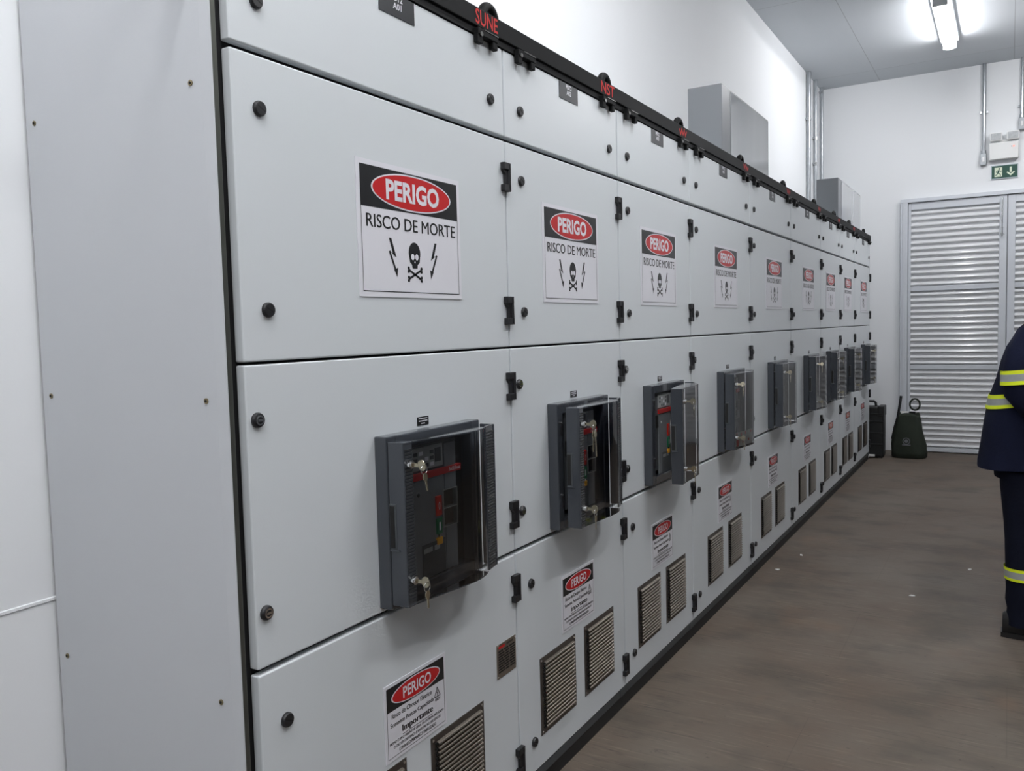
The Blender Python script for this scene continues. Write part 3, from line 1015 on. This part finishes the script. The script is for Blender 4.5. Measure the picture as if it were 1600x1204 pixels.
t = thing('exit_sign', 'small green exit sign with running man and down arrow above the louvred door', 'sign', (1.178, YF, 2.925))
mb = MB()
mb.box(-.120, .120, -.012, -.001, -.071, .071, ALU)
rect(mb, -.112, .112, -.063, .063, .0126, FY, GREEN)
rect(mb, -.088, -.020, -.048, .046, .0130, FY, PALE)
ell(mb, -.046, .032, .008, .009, .0134, FY, GREEN, 14)
for p, q, wd in (((-.048, .020), (-.058, -.010), .015), ((-.050, .016), (-.032, .004), .006), ((-.032, .004), (-.024, .012), .006), ((-.052, .018), (-.070, .010), .006), ((-.070, .010), (-.074, -.006), .006),
                 ((-.056, -.010), (-.038, -.022), .008), ((-.038, -.022), (-.034, -.042), .007), ((-.060, -.010), (-.068, -.028), .008), ((-.068, -.028), (-.084, -.034), .007)):
    bar(mb, p, q, wd, .0134, FY, GREEN)
bar(mb, (.055, .044), (.055, -.010), .018, .0130, FY, PALE)
poly(mb, [(.055, -.046), (.091, -.012), (.083, -.002), (.055, -.024), (.027, -.002), (.019, -.012)], .0131, FY, PALE)
link('panel', mb.mesh('panel', False), t)

# ------------------------------------------------------------------ black case and green bag
t = thing('equipment_case', 'black plastic equipment case standing at the far end of the cabinet row', 'case', (-.03, 9.52, 0))
mb = MB()
mb.box(-.16, .155, -.10, .10, .012, .540, CASEM, .018, 3)
for z in (.14, .26, .38, .46):
    mb.box(-.15, .150, -.106, .106, z, z + .014, CASEM, .004)
mb.box(.10, .16, -.105, .105, .44, .548, CASEM, .008)
for x in (-.13, .12):
    mb.box(x - .025, x + .025, -.09, .09, 0, .02, CASEM, .004)
link('shell', mb.mesh('shell'), t)
mb = MB(); mb.tube([(-.06, 0, .535), (-.06, 0, .575), (-.045, 0, .592), (.05, 0, .592), (.068, 0, .575), (.072, 0, .535)], .013, 10, BLK)
link('handle', mb.mesh('handle'), t)
mb = MB(); mb.box(-.03, .075, -.115, -.1, .018, .040, PAPER, .002)
link('white_tag', mb.mesh('white_tag'), t, label='white tag low on the case')

t = thing('tool_bag', 'dark green canvas bag with a round grey crest standing by the louvred door', 'bag', (.352, 9.60, 0))
prof = [(.00, .150, .095, 0), (.012, .166, .108, 0), (.06, .170, .112, 0), (.14, .166, .108, -.004), (.22, .150, .096, -.008), (.30, .138, .085, -.010), (.38, .122, .070, -.006), (.43, .112, .060, -.008), (.46, .106, .050, -.010)]
rings = []
n = 36
for z, rx, ry, ox in prof:
    rg = []
    for k in range(n):
        a = 2 * pi * k / n
        wv = 1 + .035 * sin(5 * a + z * 14) + .02 * sin(9 * a - z * 23)
        ca, sa = cos(a), sin(a)
        e = .75
        rg.append(Vector((ox + rx * wv * math.copysign(abs(ca) ** e, ca), ry * wv * math.copysign(abs(sa) ** e, sa), z + (.012 * sin(3 * a) if z > .4 else 0))))
    rings.append(rg)
rings.append([Vector((p.x * .80, p.y * .6, .425)) for p in rings[-1]])
mb = MB(); mb.loft(rings, BAGM)
link('sack', mb.mesh('sack'), t)
mb = MB()
mb.tube([(-.105, -.03, .40), (-.095, -.03, .50), (-.085, -.02, .58), (-.078, -.01, .645)], .012, 10, STRAP, radii=[(.014, .013)] * 4)
mb.tube([(-.160, -.075, .20), (-.135, -.075, .32), (-.112, -.045, .42)], .010, 10, STRAP, radii=[(.014, .006)] * 3)
link('strap', mb.mesh('strap'), t, label='black strap sticking up')
mb = MB()
mb.tube([(.055 + .047 * cos(2 * pi * k / 26), -.02, .560 + .058 * sin(2 * pi * k / 26)) for k in range(26)], .009, 8, BAGM, closed=True)
link('carry_loop', mb.mesh('carry_loop'), t)
mb = MB()
for (x, y, r1) in ((-.04, -.02, .035), (.03, -.01, .03)):
    mb.box(x - r1, x + r1, y - .012, y + .012, .40, .485, PAPER if x < 0 else STRAP, .004)
link('contents', mb.mesh('contents'), t)
mb = MB()
FC = lambda u, v, d: (u, -d, v)
for ro, ri in ((.036, .028), (.018, 0)):
    N = 26
    P = [(-.015 + ro * cos(2 * pi * k / N), .185 + ro * sin(2 * pi * k / N)) for k in range(N)]
    Q = [(-.015 + ri * cos(2 * pi * k / N), .185 + ri * sin(2 * pi * k / N)) for k in range(N)]
    if ri:
        mb.add([FC(u, v, .119) for u, v in P + Q], [(k, (k + 1) % N, N + (k + 1) % N, N + k) for k in range(N)], DARKGAP)
    else:
        mb.add([FC(u, v, .119) for u, v in P], [tuple(range(N))], DARKGAP)
rect(mb, -.055, .025, .140, .150, .119, FC, DARKGAP)
link('crest', mb.mesh('crest', False), t, label='round grey crest')

# ------------------------------------------------------------------ person in navy workwear, seen from behind the shoulder, cut by the frame
PX, PY = 1.335, 4.46
per = thing('person', 'person in navy work clothes with yellow and silver reflective bands at the right edge', 'person', (0, 0, 0))
def ering(cx, cy, z, rxb, rxf, ry, n=32, tilt=0.0, sq=.85, wob=0.0, seed=0.0):
    rg = []
    for k in range(n):
        a = 2 * pi * k / n
        ca, sa = cos(a), sin(a)
        rx = rxf if ca > 0 else rxb
        wv = 1 + wob * (sin(4 * a + seed) + .6 * sin(7 * a + seed * 2.3))
        rg.append(Vector((cx + rx * wv * math.copysign(abs(ca) ** sq, ca), cy + ry * wv * math.copysign(abs(sa) ** sq, sa), z + tilt * ca)))
    return rg
# jacket: x of the back edge by height, then front edge
JK = [(.772, 1.118, 1.47, .235), (.80, 1.121, 1.475, .236), (.88, 1.133, 1.475, .232), (.97, 1.142, 1.475, .228), (1.06, 1.153, 1.48, .225), (1.12, 1.166, 1.485, .228), (1.20, 1.190, 1.50, .232), (1.28, 1.207, 1.515, .235), (1.34, 1.228, 1.525, .222), (1.39, 1.258, 1.525, .190), (1.425, 1.310, 1.52, .135), (1.455, 1.362, 1.515, .085)]
rings = []
for i, (z, xb, xf, ry) in enumerate(JK):
    cx = (xb + xf) / 2
    rings.append(ering(cx, PY, z, cx - xb, xf - cx, ry, wob=.010 if 0 < i < 9 else 0.0, seed=z * 9, tilt=.012 if z < 1.0 else 0.03))
mb = MB()
mb.loft(rings, NAVY, cap=False)
mb.loft([rings[0], ering(1.295, PY, .79, .150, .150, .20)], NAVY, cap=False)
def limb(pts, m, n=20, cap=True):
    mb.tube([p[:3] for p in pts], .05, n, m, radii=[p[3] for p in pts], cap=cap)
for s in (-1, 1):
    limb([(1.400, PY + s * .095, 1.405, .020), (1.390, PY + s * .125, 1.400, .048), (1.372, PY + s * .165, 1.382, .068), (1.345, PY + s * .205, 1.350, .080), (1.312, PY + s * .235, 1.270, .088), (1.298, PY + s * .245, 1.19, .085), (1.302, PY + s * .245, 1.12, .080), (1.325, PY + s * .240, 1.078, .072),
          (1.375, PY + s * .225, 1.078, .066), (1.45, PY + s * .190, 1.098, .060), (1.54, PY + s * .135, 1.125, .052), (1.575, PY + s * .115, 1.135, .048)], NAVY)
jk = link('jacket', mb.mesh('jacket'), per)
# collar
mb = MB()
mb.loft([ering(1.440, PY, 1.435, .085, .085, .085), ering(1.455, PY, 1.475, .078, .078, .078), ering(1.452, PY, 1.468, .066, .066, .068)], NAVY, cap=False)
link('collar', mb.mesh('collar'), jk)
def band(rings_fn, zs, name, parent):
    """yellow / silver / yellow band"""
    mb_ = MB()
    a, b, c, d = zs
    for z0, z1, m in ((a, b, HIVIS), (b, c, SILV), (c, d, HIVIS)):
        mb_.loft([rings_fn(z0), rings_fn(z1)], m, cap=False)
    return link(name, mb_.mesh(name), parent, label='yellow and silver reflective band')
def jr(z):
    for p, q in zip(JK, JK[1:]):
        if p[0] <= z <= q[0]:
            t_ = (z - p[0]) / (q[0] - p[0])
            xb, xf, ry = (p[j] + (q[j] - p[j]) * t_ for j in (1, 2, 3))
            cx = (xb + xf) / 2
            return ering(cx, PY, z, cx - xb + .005, xf - cx + .005, ry + .005, tilt=.03, wob=.010, seed=z * 9)
band(jr, (1.058, 1.074, 1.104, 1.122), 'reflective_band', jk)
for s in (-1, 1):
    band(lambda z, s=s: [Vector((1.300 + .092 * cos(2 * pi * k / 28), PY + s * .2455 + .092 * sin(2 * pi * k / 28), z + .01 * cos(2 * pi * k / 28))) for k in range(28)], (1.160, 1.176, 1.206, 1.222), 'reflective_band', jk)
# trousers
mb = MB()
rings = [ering(1.31, PY, .84, .125, .135, .185), ering(1.31, PY, .78, .128, .138, .190), ering(1.312, PY, .72, .125, .135, .192)]
mb.loft(rings, NAVY2)
LEG = {-1: [(1.322, .76, .112), (1.320, .70, .108), (1.318, .62, .099), (1.317, .52, .088), (1.315, .44, .080), (1.312, .36, .077), (1.312, .29, .074), (1.314, .22, .072), (1.312, .17, .074), (1.316, .13, .070), (1.318, .095, .074), (1.318, .06, .076)],
       1: [(1.335, .76, .110), (1.345, .70, .104), (1.360, .62, .096), (1.380, .52, .086), (1.395, .44, .079), (1.400, .36, .076), (1.402, .29, .073), (1.402, .22, .071), (1.402, .17, .073), (1.404, .13, .069), (1.405, .095, .073), (1.405, .06, .075)]}
for s in (-1, 1):
    rg = [ering(x, PY + s * (.098 + (.02 if z < .3 else .02 * (1 - z))), z, r, r, r * .98, wob=.015, seed=z * 31, sq=.95) for x, z, r in LEG[s]]
    mb.loft(rg, NAVY2)
tr = link('trousers', mb.mesh('trousers'), per)
for s in (-1, 1):
    def lr(z, s=s):
        L_ = LEG[s]
        for p, q in zip(L_, L_[1:]):
            if q[1] <= z <= p[1]:
                t_ = (z - q[1]) / (p[1] - q[1])
                x, r = q[0] + (p[0] - q[0]) * t_, q[2] + (p[2] - q[2]) * t_ + .005
                return ering(x, PY + s * (.098 + .018), z, r, r, r, sq=.95)
    band(lr, (.268, .280, .310, .324), 'reflective_band', tr)
# boots
for s in (-1, 1):
    x = LEG[s][-1][0]
    yb = PY + s * .118
    m2 = MB()
    sec = [(-.088, .036, .095, .030), (-.080, .040, .105, .035), (-.03, .044, .115, .035), (.03, .045, .100, .035), (.09, .048, .075, .033), (.15, .050, .062, .032), (.195, .040, .050, .022), (.205, .022, .036, .012)]
    rg = []
    for dx, ry, top, _ in sec:
        rg.append([Vector((x + dx, yb + ry * math.copysign(abs(cos(a)) ** .7, cos(a)), .002 + top * (0.5 + 0.5 * math.copysign(abs(sin(a)) ** .6, sin(a))))) for a in [2 * pi * k / 20 for k in range(20)]])
    m2.loft(rg, BOOT)
    b_ = link('boot', m2.mesh('boot'), per)
    m3 = MB()
    pts = [(x - .094, yb - .036), (x - .06, yb - .045), (x + .10, yb - .053), (x + .17, yb - .050), (x + .208, yb - .024), (x + .208, yb + .024), (x + .17, yb + .050), (x + .10, yb + .053), (x - .06, yb + .045), (x - .094, yb + .036)]
    m3.prism(pts, 0, .022, lambda u, v, a: (u, v, a), BOOT)
    link('sole', m3.mesh('sole'), b_)
# body: neck, head and hands in one mesh
mb = MB()
hx, hz = 1.520, 1.590
rg = [ering(1.452, PY, 1.43, .060, .060, .060), ering(1.462, PY, 1.48, .057, .057, .057), ering(1.478, PY, 1.52, .060, .075, .062)]
for z, xb, xf, ry in ((1.540, .070, .100, .066), (1.560, .082, .104, .070), (1.580, .090, .100, .073), (1.605, .096, .100, .076), (1.635, .099, .094, .078), (1.665, .096, .092, .077), (1.695, .085, .082, .068), (1.718, .062, .062, .050), (1.730, .030, .030, .025)):
    rg.append(ering(1.498, PY, z, xb, xf, ry, sq=1.0))
mb.loft(rg, SKIN)
bm = bmesh.new(); bmesh.ops.create_uvsphere(bm, u_segments=12, v_segments=8, radius=.013)
mb.addbm(bm, SKIN, True, Matrix.Translation((1.598, PY, 1.600)) @ Matrix.Diagonal((1.3, .9, 1.8, 1)))
for s in (-1, 1):
    bm = bmesh.new(); bmesh.ops.create_uvsphere(bm, u_segments=12, v_segments=8, radius=.026)
    mb.addbm(bm, SKIN, True, Matrix.Translation((1.49, PY + s * .078, 1.600)) @ Matrix.Diagonal((.7, .35, 1.2, 1)))
    # hands
    wx, wy, wz = 1.575, PY + s * .115, 1.135
    mb.tube([(wx - .03, wy, wz), (wx + .02, wy - s * .004, wz + .002), (wx + .06, wy - s * .010, wz + .004), (wx + .095, wy - s * .014, wz + .002)], .03, 14, SKIN, radii=[(.027, .022), (.030, .020), (.040, .017), (.038, .014)])
    for k, (off, ln) in enumerate(((-.030, .062), (-.010, .072), (.011, .068), (.030, .054))):
        x0 = wx + .088
        mb.tube([(x0, wy + off, wz + .002), (x0 + ln * .45, wy + off, wz - .004), (x0 + ln * .8, wy + off * .95, wz - .022), (x0 + ln * .92, wy + off * .9, wz - .040)], .008, 10, SKIN, radii=[.0088, .0085, .0078, .0062])
    mb.tube([(wx + .03, wy - s * .030, wz - .002), (wx + .065, wy - s * .055, wz - .006), (wx + .092, wy - s * .056, wz - .016), (wx + .108, wy - s * .048, wz - .024)], .010, 10, SKIN, radii=[.013, .0105, .0095, .0070])
bd = link('body', mb.mesh('body'), per)
mb = MB()
rg = []
for z, xb, xf, ry in ((1.575, .094, -.02, .078), (1.61, .104, .02, .083), (1.65, .107, .070, .085), (1.69, .096, .090, .076), (1.722, .070, .070, .056), (1.742, .032, .032, .028)):
    rg.append(ering(1.496, PY, z, xb, max(xf, .004), ry, sq=1.0))
mb.loft(rg, HAIR)
link('hair', mb.mesh('hair'), per)
mb = MB()
for s in (-1, 1):
    bm = bmesh.new(); bmesh.ops.create_uvsphere(bm, u_segments=10, v_segments=8, radius=.010)
    mb.addbm(bm, EYEW, True, Matrix.Translation((1.588, PY + s * .030, 1.625)))
    bm = bmesh.new(); bmesh.ops.create_uvsphere(bm, u_segments=10, v_segments=8, radius=.005)
    mb.addbm(bm, HAIR, True, Matrix.Translation((1.596, PY + s * .030, 1.625)))
    mb.box(1.588, 1.598, PY + s * .030 - .014, PY + s * .030 + .014, 1.645, 1.650, HAIR)
link('eyes', mb.mesh('eyes'), per)
mb = MB(); mb.box(1.597, 1.603, PY - .022, PY + .022, 1.556, 1.561, LIPS)
link('mouth', mb.mesh('mouth'), per)

# ------------------------------------------------------------------ scraps on the floor
for k, (x, y, a, l) in enumerate(((.09, 4.924, .4, 'white scrap of paper on the floor close to the fourth cabinet'), (1.062, 5.392, 1.1, 'white scrap of paper on the open floor in front of the door'), (.146, 5.30, 2.0, 'white scrap of paper on the floor beside the fifth cabinet'), (.82, 4.75, .2, 'pale scrap on the floor near the boots of the person'))):
    mb = MB()
    pts = [(.014 * cos(2 * pi * q / 7) * (1 + .4 * sin(q * 3 + k)), .008 * sin(2 * pi * q / 7)) for q in range(7)]
    mb.prism(pts, .0005, .004, lambda u, v, a_: (u, v, a_), PAPER)
    o = tag(link('paper_scrap', mb.mesh('paper_scrap'), None, (x, y, 0), (0, 0, a)), l, 'scrap', 'scraps on the floor')
